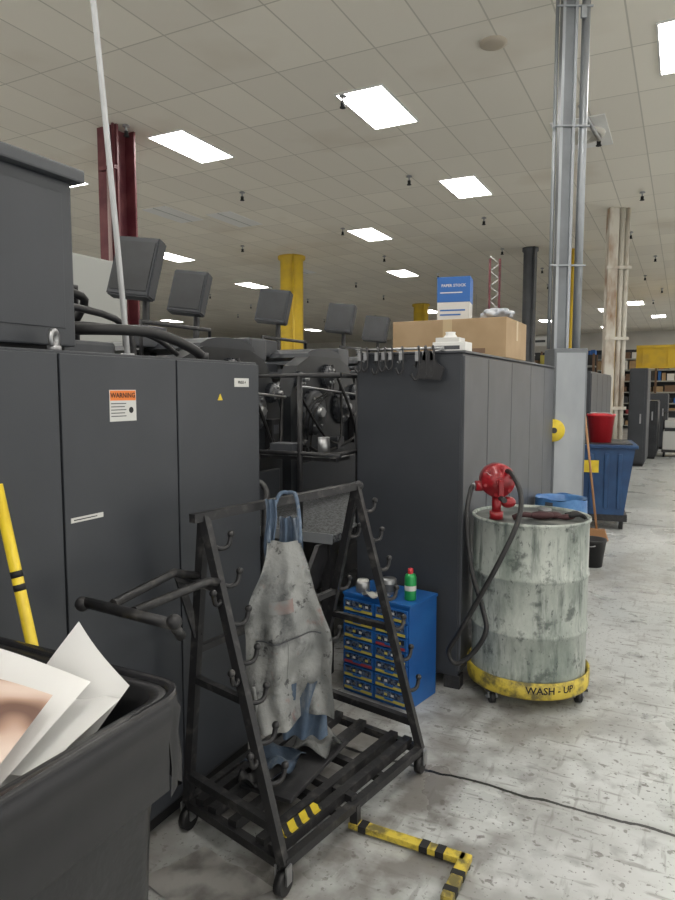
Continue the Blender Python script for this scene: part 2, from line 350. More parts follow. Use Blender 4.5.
b.tube([(-2.2,1.75,1.75),(-2.0,1.66,1.80),(-1.82,1.74,1.81),(-1.76,1.95,1.81),(-1.74,2.12,1.77),(-1.75,2.22,1.735)],.020,rubber,smooth=8)
b.tube([(-2.25,1.9,1.75),(-2.05,1.8,1.84),(-1.9,2.05,1.82),(-1.86,2.2,1.745)],.011,rubber,smooth=8)
for p in ((-2.2,1.75),(-1.75,2.22)): b.cyl((*p,1.715),(*p,1.75),.026,blackm)
b.done()
b=B('leaning_conduit_pipe')
b.tube([(-1.92,1.98,1.716),(-1.93,1.97,1.95),(-2.0,1.94,3.0),(-2.08,1.88,4.2),(-2.15,1.85,H)],.011,M('pipe_pale',(.42,.43,.44),.4,.2),smooth=4); b.cyl((-1.92,1.98,1.716),(-1.92,1.98,1.74),.025,steel); b.done()
# ---------------------------------------------------------------- right long cabinet
b=B('press_delivery_cabinet')
X0,X1,Y0,Y1,Z1=-1.61,-1.0,3.40,6.1,1.79
b.box((X0,Y0,.07),(X1-.012,Y1,Z1),slate,.006)
for y in (3.5,4.7,5.9):
    for x in (X0+.06,X1-.06): b.cyl((x,y,.0),(x,y,.07),.035,blackm); 
b.box((X1-.09,Y0+.0,0),(X1-.0,Y0+.07,.075),blackm,.005)
ys=[3.40,3.88,4.48,5.10,5.65,6.1]
for a,c in zip(ys,ys[1:]):
    b.box((X1-.014,a+.006,.10),(X1,c-.006,Z1-.015),slate_l,.003)
b.box((X0+.01,Y0-.004,.09),(X1-.02,Y0,Z1-.02),slate,.001)
b.box((X0-.005,Y0-.01,Z1),(X1+.005,Y1,Z1+.012),slate_l,.003)
b.done()
b=B('clamp_rail')
b.tube([(-1.60,3.36,1.815),(-1.10,3.36,1.815)],.007,steel)
for x in (-1.58,-1.35,-1.12): b.box((x-.008,3.352,1.8025),(x+.008,3.42,1.812),steel)
for i,x in enumerate((-1.57,-1.535,-1.47,-1.43,-1.39,-1.33,-1.24,-1.20,-1.16)):
    l=.08+.06*random.random()
    b.tube([(x,3.36,1.825),(x+.010,3.345,1.81),(x+.012,3.345,1.81-l),(x-.012,3.345,1.785-l),(x-.03,3.345,1.82-l)],.006,blackm,seg=6,smooth=2)
    b.tube([(x+.012,3.345,1.80),(x-.008,3.345,1.80-l*.6),(x-.02,3.345,1.80-l*.5)],.005,steel if i%2 else blackm,seg=6)
    b.box((x-.010,3.34,1.775-l*.2),(x+.012,3.352,1.80),steel,.002)
b.prism([(-1.25,1.66),(-1.11,1.65),(-1.09,1.71),(-1.13,1.74),(-1.16,1.80),(-1.20,1.81),(-1.22,1.73)],'y',3.34,3.352,blackm)
b.done()
ZT=Z1+.0125
b=B('cardboard_box')
b.box((-1.75,4.25,ZT),(-.99,4.85,ZT+.25),card,.004)
b.box((-1.74,4.53,ZT+.25),(-1.0,4.58,ZT+.2515),cardtape); b.box((-1.40,4.248,ZT+.0),(-1.34,4.25,ZT+.25),cardtape)
b.box((-.99,4.53,ZT+.12),(-.9885,4.58,ZT+.25),cardtape); b.box((-1.3,4.247,ZT+.03),(-1.12,4.25,ZT+.06),brownm)
b.done()
zb=ZT+.2525
b=B('blue_and_white_carton',(-1.43,4.6,zb),math.radians(10))
b.box((-.11,-.09,0),(.11,.09,.14),label,.003); b.box((-.112,-.092,.14),(.112,.092,.31),bluel,.003)
b.text('PAPER STOCK',.026,label,lambda x,y:(x,-.0935,.25+y)); b.box((-.09,-.0925,.05),(.05,-.091,.06),bluel); b.box((-.09,-.0925,.08),(.08,-.091,.09),bluel); b.box((-.09,-.0935,.20),(.06,-.092,.207),label); b.done()
b=B('clear_plastic_bag')
def bag(u,v):
    a=u*2*math.pi; th=v*math.pi
    r=(1+.14*math.sin(5*a+3*th)+.10*math.sin(9*a-4*th))
    return Vector((-1.11+.10*r*math.sin(th)*math.cos(a),4.5+.10*r*math.sin(th)*math.sin(a),zb+.038-.038*math.cos(th)*(1 if v<.5 else r)))
b.grid(bag,40,20,M('plastic_bag',(.48,.50,.53),.25,0,(.25,.27,.31),14,bump=.4)); b.done()
b=B('tissue_box'); b.box((-1.20,3.47,ZT),(-1.02,3.60,ZT+.05),white,.004); b.box((-1.2,3.469,ZT+.01),(-1.05,3.47,ZT+.03),slate_l)
b.box((-1.19,3.49,ZT+.05),(-1.06,3.60,ZT+.075),label,.003)
b.lathe([(.04,0),(.025,.02),(.028,.03),(.0,.03)],paper,(-1.12,3.53,ZT+.075),seg=9); b.done()
# ---------------------------------------------------------------- printing press units
def press(y,k):
    b=B('printing_press_unit'); W=1.18; xa,xb=-4.2,-2.55
    prof=[(y,0),(y+W,0),(y+W,1.40),(y+W-.1,1.62),(y+W-.22,1.80),(y+W-.4,1.86),(y+.3,1.86),(y+.1,1.78),(y,1.55)]
    b.prism(prof,'x',xb-.12,xb,slate_d); b.prism(prof,'x',xa,xa+.12,slate)
    b.box((xa+.12,y+.05,.0),(xb-.12,y+W-.05,1.15),slate)
    for (yy,zz,r) in ((y+.3,1.3,.19),(y+.75,1.33,.17),(y+.5,1.58,.14),(y+.88,1.58,.1)):
        b.cyl((xa+.12,yy,zz),(xb-.12,yy,zz),r,slate_l if r>.16 else steel)
    pr=[(y+.28+.30*(1-math.cos(t*math.pi/8)),1.85+.08*math.sin(t*math.pi/8)) for t in range(9)]
    b.prism(pr,'x',xa+.1,xb-.02,slate)
    b.box((xa+.1,y+.1,1.74),(xb-.3,y+.3,1.8),slate_l)
    b.box((xb-.34,y+.85,1.80),(xb-.04,y+1.05,1.95),slate_l,.015)
    b.box((xb,y+.08,.25),(xb+.03,y+W-.08,1.05),slate,.01)
    for (yy,zz,r) in ((y+.32,1.43,.17),(y+.80,1.46,.13),(y+.55,1.71,.08),(y+1.03,1.58,.06),(y+.1,1.68,.05)):
        b.lathe([(0,.07),(r*.4,.07),(r*.45,.05),(r*.8,.05),(r,.035),(r,0)],slate_l,(xb,yy,zz),(1,0,0),seg=28)
        b.cyl((xb,yy,zz),(xb+.10,yy,zz),r*.22,steel)
        n=18
        for j in range(n):   # gear teeth
            a=j*2*math.pi/n; b.box((xb,yy+r*1.02*math.cos(a)-.008,zz+r*1.02*math.sin(a)-.008),(xb+.03,yy+r*1.02*math.cos(a)+.008,zz+r*1.02*math.sin(a)+.008),slate)
        for j in range(6):
            a=j*math.pi/3; b.cyl((xb+.04,yy+.7*r*math.cos(a),zz+.7*r*math.sin(a)),(xb+.06,yy+.7*r*math.cos(a),zz+.7*r*math.sin(a)),.009,steel,seg=8)
    b.box((xb,y+.95,1.15),(xb+.06,y+1.1,1.4),blackm,.008); b.box((xb+.06,y+.97,1.3),(xb+.062,y+1.08,1.36),slate_l)
    for j in range(4): b.cyl((xb+.06,y+.975+.03*j,1.22),(xb+.068,y+.975+.03*j,1.22),.009,(redb,green,yellow,label)[j],seg=10)
    b.cyl((xb,y+.1,1.2),(xb+.09,y+.1,1.2),.03,blackm)
    b.tube([(xb+.03,y+.1,1.25),(xb+.08,y+.2,1.15),(xb+.06,y+.5,1.12),(xb+.08,y+.9,1.2),(xb+.02,y+1.0,1.3)],.013,rubber,smooth=5)
    b.tube([(xb+.03,y+.05,1.6),(xb+.12,y+.3,1.25),(xb+.11,y+.6,1.22),(xb+.05,y+.7,1.7)],.010,rubber,smooth=5,seg=8)
    b.tube([(xb+.03,y+.6,1.8),(xb+.14,y+.7,1.45),(xb+.11,y+.95,1.15),(xb+.05,y+1.1,1.6)],.012,rubber,smooth=5,seg=8)
    b.tube([(xb+.02,y+.05,1.62),(xb+.09,y+.05,1.62),(xb+.09,y+W-.1,1.55),(xb+.02,y+W-.1,1.55)],.010,steel,seg=8)
    b.tube([(xb-.3,y+.1,1.75),(xb-.3,y+.1,2.0),(xb-.3,y+.75,2.0),(xb-.3,y+.75,1.85)],.013,blackm)
    for j in range(6): b.box((xb+.03,y+.2,.45+j*.07),(xb+.04,y+.6,.475+j*.07),slate_d)
    for j in range(3): b.tube([(xb+.02,y+.15+.05*j,1.1),(xb+.05+.01*j,y+.15+.05*j,1.45),(xb+.04,y+.5+.05*j,1.60),(xb-.02,y+.6+.05*j,1.84)],.006,rubber,smooth=4,seg=6)
    b.box((xb,y+.6,1.12),(xb+.08,y+.72,1.22),slate_l,.006); b.box((xb-.5,y+.15,1.86),(xb-.36,y+.4,1.99),slate_l,.01)
    b.done()
for k in range(7): press(2.95+k*1.3,k)
b=B('press_feeder')
b.box((-4.2,.6,0),(-2.6,2.85,1.6),slate,.01)
b.tube([(-2.65,.8,1.6),(-2.65,.8,1.95),(-2.65,1.2,2.0),(-2.65,2.4,2.0),(-2.65,2.75,1.9),(-2.65,2.75,1.6)],.018,blackm,smooth=4)
b.tube([(-3.1,2.1,1.6),(-3.1,2.1,2.18),(-3.1,2.8,2.18),(-3.1,2.8,1.6)],.02,blackm)
b.tube([(-3.1,2.2,1.6),(-3.0,2.3,2.08),(-3.0,2.75,2.12),(-3.1,2.8,2.0)],.024,rubber,smooth=5)
b.box((-3.0,2.0,1.6),(-2.7,2.7,1.85),slate_l,.02); b.box((-3.6,2.3,1.6),(-3.2,2.8,1.95),slate_d,.02)
b.done()
def monitor(x,y,z,w,h,yaw,base=1.93):
    b=B('press_control_monitor',(x,y,0),math.radians(yaw))
    R=RX(-14)@RY(7)
    def tbx(v,m,off,bev=0):
        tb=bmesh.new(); bmesh.ops.create_cube(tb,size=1); bmesh.ops.scale(tb,vec=v,verts=tb.verts)
        if bev: bmesh.ops.bevel(tb,geom=tb.edges[:],offset=bev,segments=2,affect='EDGES')
        b.merge(tb,m,None,Matrix.Translation((0,0,z))@R@Matrix.Translation(off))
    tbx((w,.10,h),slate,(0,0,0),.01); tbx((w*.86,.006,h*.82),slate_d,(0,-.053,0)); tbx((w*.5,.09,h*.5),slate_l,(0,.09,0),.01)
    b.tube([(0,.1,z),(0,.16,z-.1),(0,.12,z-w*.55),(0,.1,base)],.025,blackm,smooth=5)
    b.box((-.1,0,base-.02),(.1,.2,base+.01),blackm,.004); b.box((-.05,.05,1.6),(.05,.15,base),slate_d); b.done()
for a in ((-3.22,3.42,2.39,.31,.40,14),(-3.46,4.25,2.35,.29,.34,14),(-3.7,5.85,2.43,.33,.34,12),(-3.6,7.15,2.43,.33,.34,10),(-3.7,8.4,2.41,.33,.34,10)): monitor(*a)
b=B('press_walkway')
b.box((-2.50,3.2,.77),(-1.66,9.4,.81),tread,.003); b.box((-2.50,3.19,.765),(-1.66,3.2,.82),galv)
b.box((-2.45,2.85,.47),(-1.75,3.18,.5),tread,.003); b.box((-2.45,2.84,.45),(-1.75,2.85,.51),galv)
b.box((-2.45,2.52,.2),(-1.75,2.84,.23),tread,.003); b.box((-2.45,2.515,.18),(-1.75,2.52,.24),galv)
for x in (-2.47,-1.73): 
    b.prism([(2.5,0),(2.62,0),(3.25,.66),(3.25,.76),(3.15,.76)],'x',x-.012,x+.012,blackm)
    for y in (3.25,6,9.3): b.box((x-.025,y,0),(x+.025,y+.05,.77),blackm)
zt=1.68
b.tube([(-2.22,3.3,.81),(-2.22,3.3,zt),(-1.66,3.3,zt)],.016,blackm); b.tube([(-1.92,3.3,.81),(-1.92,3.3,zt)],.016,blackm)
b.tube([(-2.22,3.3,1.24),(-1.66,3.3,1.24)],.013,blackm)
b.box((-2.2,3.32,1.2),(-1.7,3.5,1.22),blackm)
b.box((-2.15,3.34,1.22),(-2.0,3.46,1.29),slate_l,.006); b.cyl((-1.82,3.4,1.22),(-1.82,3.4,1.33),.035,steel)
for k in range(7): b.tube([(-1.70,3.6+k*.95,.81),(-1.70,3.6+k*.95,zt)],.014,blackm)
b.tube([(-1.70,3.3,zt),(-1.70,9.3,zt)],.014,blackm); b.tube([(-1.70,3.3,1.24),(-1.70,9.3,1.24)],.012,blackm)
b.tube([(-1.72,2.62,.1),(-1.72,2.62,.95),(-1.76,2.7,1.12),(-1.9,2.75,1.16),(-2.2,2.75,1.16),(-2.3,2.72,1.1),(-2.35,2.7,.9),(-2.35,2.7,.25)],.015,blackm,smooth=4)
b.done()
b=B('electrical_enclosure',(-6.4,5.6,0)); b.box((-.6,-.4,0),(.6,.4,3.05),greycab,.02); b.box((-.55,-.41,.2),(-.02,-.4,2.95),greycab,.005); b.box((.02,-.41,.2),(.55,-.4,2.95),greycab,.005)
for k in range(6): b.box((.1,-.415,2.5+k*.05),(.45,-.41,2.52+k*.05),slate_l)
b.box((-.1,-.43,1.5),(-.05,-.41,1.7),blackm); b.done()
b=B('lattice_mast',(-3.5,13.9,0),YAW)
for x in (-.1,.1): b.box((x-.02,-.02,0),(x+.02,.02,4.25),redcol)
for k in range(14): b.tube([(-.1,0,.1+k*.3),(.1,0,.25+k*.3),(-.1,0,.4+k*.3)],.014,label,seg=6)
b.box((-.2,-.2,0),(.2,.2,.05),redcol); b.done()
# ---------------------------------------------------------------- drum on dolly
b=B('drum_dolly',(-.685,3.58,0),YAW)
b.lathe([(.0,.075),(.29,.075),(.312,.08),(.315,.09),(.315,.165),(.307,.165),(.307,.097),(.0,.095)],yellowd,seg=48)
for a in (215,325,20,80,145):
    x,y=.27*math.cos(math.radians(a)),.27*math.sin(math.radians(a))
    b.cyl((x-.014,y,.032),(x+.014,y,.032),.032,rubber); b.box((x-.022,y-.012,.032),(x-.016,y+.012,.08),steel); b.box((x+.016,y-.012,.032),(x+.022,y+.012,.08),steel); b.cyl((x-.03,y,.032),(x+.03,y,.032),.01,steel)
    b.box((x-.04,y-.03,.068),(x+.04,y+.03,.078),blackm)
def wrap(R,zc,a0): return lambda x,y:(R*math.sin(a0+x/R),-R*math.cos(a0+x/R),zc+y)
b.text('WASH - UP',.05,gap,wrap(.3165,.128,.1)); b.done()
b=B('steel_drum',(-.685,3.58,0),YAW)
z0,z1,R=.099,.95,.293
prof=[(0,z0),(R+.004,z0),(R+.007,z0+.01),(R,z0+.02)]
for zc in (.385,.665): prof+=[(R,zc-.016),(R+.007,zc-.006),(R+.007,zc+.006),(R,zc+.016)]
prof+=[(R,z1-.02),(R+.008,z1-.012),(R+.008,z1),(R-.004,z1),(R-.008,z1-.012)]
b.lathe(prof,drumm,seg=56); b.lathe([(R-.006,z1-.012),(.2,z1-.014),(0,z1-.012)],drumtop,seg=40)
b.cyl((.12,.15,z1-.014),(.12,.15,z1+.004),.035,steel); b.done()
b=B('red_rotary_drum_pump',(-.685,3.58,0),YAW)
zt=.9385; px_,py_=-.195,-.06
b.cyl((px_,py_,zt),(px_,py_,zt+.04),.035,redp); b.cyl((px_,py_,zt+.02),(px_,py_,zt+.12),.024,redp)
b.lathe([(0,-.055),(.05,-.055),(.055,-.045),(.082,-.04),(.088,-.03),(.088,.03),(.08,.04),(0,.045)],redp,(px_,py_,zt+.20),(0,1,0),seg=32)
for k in range(6):
    a=k*math.pi/3+.3; b.cyl((px_+.072*math.cos(a),py_-.05,zt+.20+.072*math.sin(a)),(px_+.072*math.cos(a),py_-.03,zt+.20+.072*math.sin(a)),.009,redp,seg=8)
b.cyl((px_,py_-.08,zt+.20),(px_,py_-.04,zt+.20),.02,redp); b.box((px_-.012,py_-.1,zt+.11),(px_+.012,py_-.085,zt+.21),redp,.004)
b.cyl((px_,py_-.16,zt+.12),(px_,py_-.09,zt+.12),.014,blackm)
b.cyl((px_-.11,py_,zt+.17),(px_-.05,py_,zt+.17),.027,redp); b.cyl((px_+.0,py_,zt+.27),(px_+.0,py_,zt+.285),.03,redp); b.cyl((px_,py_,zt+.265),(px_+.04,py_,zt+.245),.022,redp)
b.sph((px_+.06,py_,zt+.085),.03,redp,(1.3,1,1)); b.done()
b=B('black_pump_hose',(-.685,3.58,0),YAW)
hp=[(-.315,-.06,1.108),(-.335,-.09,1.09),(-.365,-.15,.957),(-.352,-.22,.723),(-.31,-.30,.544),(-.30,-.34,.443),(-.355,-.33,.334),(-.435,-.31,.268),(-.472,-.30,.325),(-.434,-.33,.419),(-.35,-.37,.60),(-.246,-.40,.822),(-.163,-.36,.986),(-.127,-.26,1.096),(-.142,-.15,1.18),(-.165,-.07,1.19)]
b.tube(hp,.0125,rubber,smooth=8,seg=10)
b.cyl((-.305,-.06,1.108),(-.325,-.06,1.105),.018,steel); b.done()
b=B('work_gloves',(-.62,3.52,.939),YAW)
glv=M('glove',(.05,.018,.02),.8)
for x,y,r,s_ in ((0,0,.045,(1.5,.8,.45)),(.07,.02,.035,(1.2,1.1,.5)),(.12,-.02,.03,(1.6,.6,.5))): b.sph((x,y,r*s_[2]),r,glv,s_)
for k in range(4): b.tube([(.13,-.03+k*.018,.02),(.19,-.045+k*.024,.03),(.21,-.045+k*.026,.012)],.009,gap,smooth=3,seg=8)
b.tube([(-.05,0,.02),(-.11,-.03,.03),(-.15,-.02,.012)],.014,glv,smooth=3); b.done()
# ---------------------------------------------------------------- blue small-parts drawer cabinet
b=B('parts_drawer_cabinet',(-1.355,3.09,0),math.radians(-11))
b.box((-.205,-.001,0),(.205,.265,.53),bluem,.004); b.box((-.21,-.006,.525),(.21,.27,.54),bluem,.003)
lylw=M('label_yellow',(.50,.43,.08),.5); lred=M('label_red',(.30,.04,.05),.5); lblue=M('drawer_window',(.02,.03,.06),.25,0,(.10,.14,.22),60,.45,.6)
for r in range(7):
    z=.02+r*.071
    for c in range(2):
        x=-.198+c*.2
        b.box((x,-.014,z),(x+.195,-.002,z+.065),bluem,.003)
        b.box((x+.010,-.0165,z+.004),(x+.185,-.013,z+.018),lred if (r*2+c)%5==4 else lylw)
        b.box((x+.015,-.017,z+.026),(x+.18,-.013,z+.058),lblue)
        b.box((x+.07,-.026,z+.016),(x+.12,-.014,z+.026),bluem,.002)
        for q_ in range(4): b.box((x+.025+.04*q_,-.0175,z+.034),(x+.042+.04*q_,-.0165,z+.046),[label,slate_l,lylw][(q_+r+c)%3])
b.done()
b=B('green_spray_can',(-1.19,3.15,.5405)); b.lathe([(0,0),(.028,0),(.03,.005),(.03,.115),(.025,.13),(.013,.135),(.013,.15),(0,.152)],green,seg=24); b.lathe([(.0302,.05),(.0302,.075)],label,seg=24); b.lathe([(.014,.132),(.014,.16),(0,.162)],redb,seg=16); b.done()
b=B('metal_tin',(-1.33,3.2,.5405)); b.lathe([(0,0),(.04,0),(.042,.003),(.042,.075),(.038,.08),(0,.078)],steel,seg=24); b.lathe([(.0423,.015),(.0423,.055)],slate_l,seg=24); b.done()
b=B('cream_jar',(-1.46,3.16,.5405)); b.lathe([(0,0),(.035,0),(.037,.004),(.037,.05),(.03,.06),(0,.06)],steel,seg=24); b.lathe([(.031,.055),(.031,.065),(0,.066)],label,seg=20); b.done()
b=B('shop_rag',(-1.36,3.10,.5405))
b.grid(lambda u,v:Vector(((u-.5)*.14,(v-.5)*.08,.018+.014*math.sin(9*u+3*v)*math.cos(7*v))),14,10,label,thick=.003); b.done()
# ---------------------------------------------------------------- rolling rack
b=B('rolling_hose_rack')
F1=Vector((-.92,2.57,.10));F2=Vector((-1.07,1.72,.10));R1=Vector((-1.50,2.68,.10));R2=Vector((-1.55,1.84,.10))
T1=Vector((-1.26,2.65,1.18));T2=Vector((-1.44,1.82,1.17))
q=.015
for a,c in ((F1,T1),(F2,T2),(R1,T1),(R2,T2),(T1,T2),(F1,F2),(R1,R2),(F1,R1),(F2,R2)): b.tube([a,c],q,rackm,sq=True)
ex=(T2-T1).normalized(); b.tube([T2,T2+ex*.05],q,rackm,sq=True); b.sph(T1-ex*.02,.022,rackm)
lerp=lambda a,c,t:a+(c-a)*t
b.tube([lerp(F2,T2,.78),lerp(F2,T2,.78)+Vector((-.16,-.02,.02)),lerp(R2,T2,.6)],q*.9,rackm,sq=True)
b.tube([lerp(F1,T1,.1),lerp(R1,T1,.1)],q,rackm,sq=True); b.tube([lerp(F2,T2,.1),lerp(R2,T2,.1)],q,rackm,sq=True)
b.tube([lerp(R1,T1,.55),lerp(R2,T2,.55)],q*.8,rackm,sq=True); b.tube([lerp(F2,T2,.45),lerp(R2,T2,.45)],q*.8,rackm,sq=True); b.tube([lerp(F1,T1,.45),lerp(R1,T1,.45)],q*.8,rackm,sq=True)
b.tube([lerp(R1,R2,.5),lerp(F1,F2,.55)+Vector((0,0,.02))],q,rackm,sq=True)
for t in (.10,.22,.5,.72,.86): b.tube([lerp(F1,R1,t)+Vector((0,0,.02)),lerp(F2,R2,t)+Vector((0,0,.02))],q*1.2,rackm,sq=True)
for t in (.3,.62): b.tube([lerp(F1,F2,t)+Vector((0,0,-.01)),lerp(R1,R2,t)+Vector((0,0,-.01))],q,rackm,sq=True)
b.box((-1.40,1.95,.135),(-1.18,2.42,.15),blackm,.003)
dv=(F1-F2).normalized()
def hook(p,d):
    b.tube([p,p+d*.035+Vector((.01,0,-.016)),p+d*.068+Vector((.015,0,-.010)),p+d*.080+Vector((.015,0,.028))],.0085,rackm,seg=8,smooth=3)
    b.sph(p+d*.080+Vector((.015,0,.028)),.013,rackm)
for k in range(7):
    t=.22+.115*k
    hook(lerp(F1,T1,t),dv); hook(lerp(F2,T2,t),dv)
    if k%2: hook(lerp(R1,T1,t),dv); hook(lerp(F2,T2,t-.04),-dv*.7)
a=lerp(F2,T2,.80)
b.tube([(a.x,a.y,a.z),(-1.35,1.72,.98),(-1.35,1.39,.98)],.014,rackm,smooth=0); b.tube([(-1.53,1.375,.985),(-1.19,1.365,.975)],.016,rackm)
b.tube([lerp(R2,T2,.8),(-1.47,1.70,1.0),(-1.44,1.40,.985)],.014,rackm)
for x in (-1.53,-1.19): b.sph((x,1.37,.98),.022,rackm)
b.tube([(-1.19,1.365,.975),(-1.19,1.40,.93)],.014,rackm)
for p in (F1,F2,R1,R2):
    b.cyl((p.x-.014,p.y,.04),(p.x+.014,p.y,.04),.04,rubber); b.box((p.x-.024,p.y-.015,.04),(p.x-.017,p.y+.015,.1),steel); b.box((p.x+.017,p.y-.015,.04),(p.x+.024,p.y+.015,.1),steel)
b.box((-1.02,2.085,.012),(-.59,2.125,.034),yellowd,.003); b.box((-.61,1.90,.012),(-.57,2.125,.034),yellowd,.003)
for k in (0,4,5): b.box((-.98+k*.058,2.083,.0115),(-.950+k*.058,2.127,.0345),gap)
for k in range(2): b.box((-.612,1.93+k*.08,.0115),(-.568,1.955+k*.08,.0345),gap)
b.tube([(-1.0,2.105,.1),(-1.0,2.105,.02)],q,rackm,sq=True)
p=lerp(F2,F1,.08);r_=lerp(F2,F1,.30); b.tube([p+Vector((-.06,0,.03)),r_+Vector((-.06,0,.03))],q*1.3,haz,sq=True)
for x,y in ((-.59,2.1),(-.59,1.92)): b.cyl((x,y,0),(x,y,.012),.02,rubber)
b.done()
b=B('rags_on_rack')
for i,(x,y,w,m) in enumerate(((-1.35,2.1,.12,denim),(-1.27,2.3,.10,clothg),(-1.33,1.98,.08,blackm))):
    b.grid(lambda u,v,x=x,y=y,w=w,i=i:Vector((x+(u-.5)*w*1.6,y+(v-.5)*w*1.6,.185+.03*math.sin(7*u+i)*math.cos(8*v+2*i))),14,14,m,thick=.006)
b.done()
b=B('soiled_paper_sheet'); b.grid(lambda u,v:Vector((-1.20-.32*u+.1*v,1.50+.22*v+.05*u,.004+.010*abs(math.sin(5*u+3*v)))),12,10,M('soiled_paper',(.45,.44,.42),.8,0,(.24,.23,.22),9,.45,.65),thick=.002); b.done()
# apron
b=B('stained_work_apron',(-1.27,2.07,0),YAW)
def hw(z):
    K=[(1.05,.060),(1.0,.07),(.93,.09),(.85,.12),(.72,.156),(.62,.163),(.45,.166),(.32,.150)]
    for (za,a),(zb_,c) in zip(K,K[1:]):
        if zb_<=z<=za: return a+(c-a)*(za-z)/(za-zb_)
    return K[0][1] if z>1.05 else K[-1][1]
def ap(u,v,off=0):
    z=1.05-v*.70; z+=.05*(u-.5)*v*2+.012*math.sin(11*u)*v
    x=(u-.5)*2*hw(max(min(z,1.05),.32))+.02*v-.005+.006*math.sin(14*v)
    y=.03*math.sin(8*u+2.5*v)*(.3+v)+.016*math.sin(21*u-5*v)*v+.008*math.sin(30*v+9*u)-.02*math.sin(6*v)+off
    return Vector((x,y,z))
b.grid(ap,48,60,clothg)
b.grid(lambda u,v:ap(.12+.76*u,.52+.27*v,-.006),30,16,clothg)
b.grid(lambda u,v:ap(.30+.34*u,.30+.07*v,-.004),14,8,redstain)
b.tube([ap(.12+.76*k/20,.52,-.007) for k in range(21)],.003,slate_l,seg=6); b.tube([ap(.5,.52+.27*k/12,-.007) for k in range(13)],.003,clothg,seg=6)
b.tube([(.0,.16,1.205),(-.03,.14,1.20),(-.055,.05,1.13),(-.06,0,1.045)],.008,denim,smooth=5,seg=8); b.tube([(.0,.16,1.205),(.03,.14,1.20),(.05,.05,1.13),(.056,0,1.045)],.008,denim,smooth=5,seg=8)
b.grid(lambda u,v:Vector(((u-.5)*(.07+.10*v)+.01+.008*math.sin(9*v),.05+.02*math.sin(14*u+4*v),1.13-v*.46)),20,16,denim)
b.grid(lambda u,v:Vector((-.055+(u-.5)*.04+.006*math.sin(11*v),.03+.01*math.sin(12*u),1.20-v*.40)),10,12,denim)
b.grid(lambda u,v:Vector((.06+(u-.5)*.17+.01*v,.045+.02*math.sin(16*u+4*v),.50-v*.22)),20,10,denim)
b.tube([(-.12,.0,.5),(-.11,.01,.38),(-.13,.0,.3),(-.10,-.01,.2)],.006,clothg,smooth=4,seg=6); b.done()
# ---------------------------------------------------------------- foreground bin with paper
SC=.945
ZS=1.022
def rrect(cx,cy,hx,hy,r,n=6):
    out=[]
    hx*=SC;hy*=SC
    for sx,sy,a0 in ((1,1,0),(-1,1,90),(-1,-1,180),(1,-1,270)):
        for k in range(n+1):
            a=math.radians(a0+90*k/n); out.append((cx+sx*(hx-r)+r*math.cos(a),cy+sy*(hy-r)+r*math.sin(a)))
    return out
cx,cy=-1.20,.71
def ringstack(b,levels,mat,cap=False):
    tb=bmesh.new(); rr=[]
    for hx,hy,r,z in levels: rr.append([tb.verts.new((x,y,z*ZS)) for x,y in rrect(cx,cy,hx,hy,r)])
    n=len(rr[0])
    for a,c in zip(rr,rr[1:]):
        for k in range(n): tb.faces.new((a[k],a[(k+1)%n],c[(k+1)%n],c[k]))
    if cap: tb.faces.new(rr[0][::-1])
    b.merge(tb,mat,True)
b=B('black_rubbish_bin')
ringstack(b,[(.27,.27,.05,0),(.28,.28,.05,.02),(.305,.31,.06,.72),(.315,.32,.06,.82),(.32,.325,.06,.93),(.335,.34,.065,.93),(.34,.345,.065,.945),(.34,.345,.065,.965),(.33,.335,.06,.975),(.308,.313,.055,.97),(.30,.305,.05,.93),(.27,.275,.05,.5),(.23,.23,.05,.03),(.01,.01,.005,.03)],canblack,True)
for sx in (-1,1): b.box((cx+sx*.285-.03,cy-.1,.80),(cx+sx*.285+.03,cy+.1,.84),canblack,.01)
b.done()
b=B('bin_liner_bag')
def liner(u,v):
    pts=rrect(cx,cy,.347,.352,.068,12); n=len(pts); f=u*n; i=int(f)%n; j=(i+1)%n; t=f-int(f)
    x=pts[i][0]*(1-t)+pts[j][0]*t; y=pts[i][1]*(1-t)+pts[j][1]*t
    dx,dy=x-cx,y-cy; d=math.hypot(dx,dy)
    prof=[(-.05,.80),(-.028,.94),(-.012,.980),(.004,.982),(.010,.95),(.006,.90),(.010,.84),(.008,.78)]
    g=v*(len(prof)-1); k=min(int(g),len(prof)-2); tt=g-k
    o=prof[k][0]*(1-tt)+prof[k+1][0]*tt; z=prof[k][1]*(1-tt)+prof[k+1][1]*tt
    o+=(.003*math.sin(u*75+5*v)+.002*math.sin(u*41+9*v))*(1 if v>.55 else .15); z+=.018*math.sin(u*27)*(max(v-.6,0)*2.5)
    return Vector((x+dx/d*o,y+dy/d*o,z*ZS))
b.grid(liner,260,21,bagm); b.done()
b=B('waste_paper_sheets',(0,0,.015))
def quad(p00,p10,p11,p01,bend,mat,n=18,fold=0):
    p00,p10,p11,p01=map(Vector,(p00,p10,p11,p01)); nn=(p10-p00).cross(p01-p00).normalized()
    b.grid(lambda u,v:(p00*(1-u)+p10*u)*(1-v)+(p01*(1-u)+p11*u)*v+nn*(bend*math.sin(math.pi*u)+fold*math.sin(math.pi*v)*(1-u)),n,n,mat)
quad((-1.20,.83,.86),(-1.00,.80,.84),(-.955,.965,1.00),(-1.09,.965,1.11),.012,paper,fold=.01)
quad((-1.24,.62,.93),(-.945,.665,.955),(-.985,.895,1.03),(-1.28,.83,1.09),.015,paper,fold=.012)
quad((-1.12,.70,.95),(-.925,.72,.95),(-.945,.93,.99),(-1.12,.92,1.02),-.015,paper)
quad((-1.10,.56,.975),(-.925,.63,.985),(-.975,.80,1.045),(-1.19,.72,1.08),.018,copper,fold=.012)
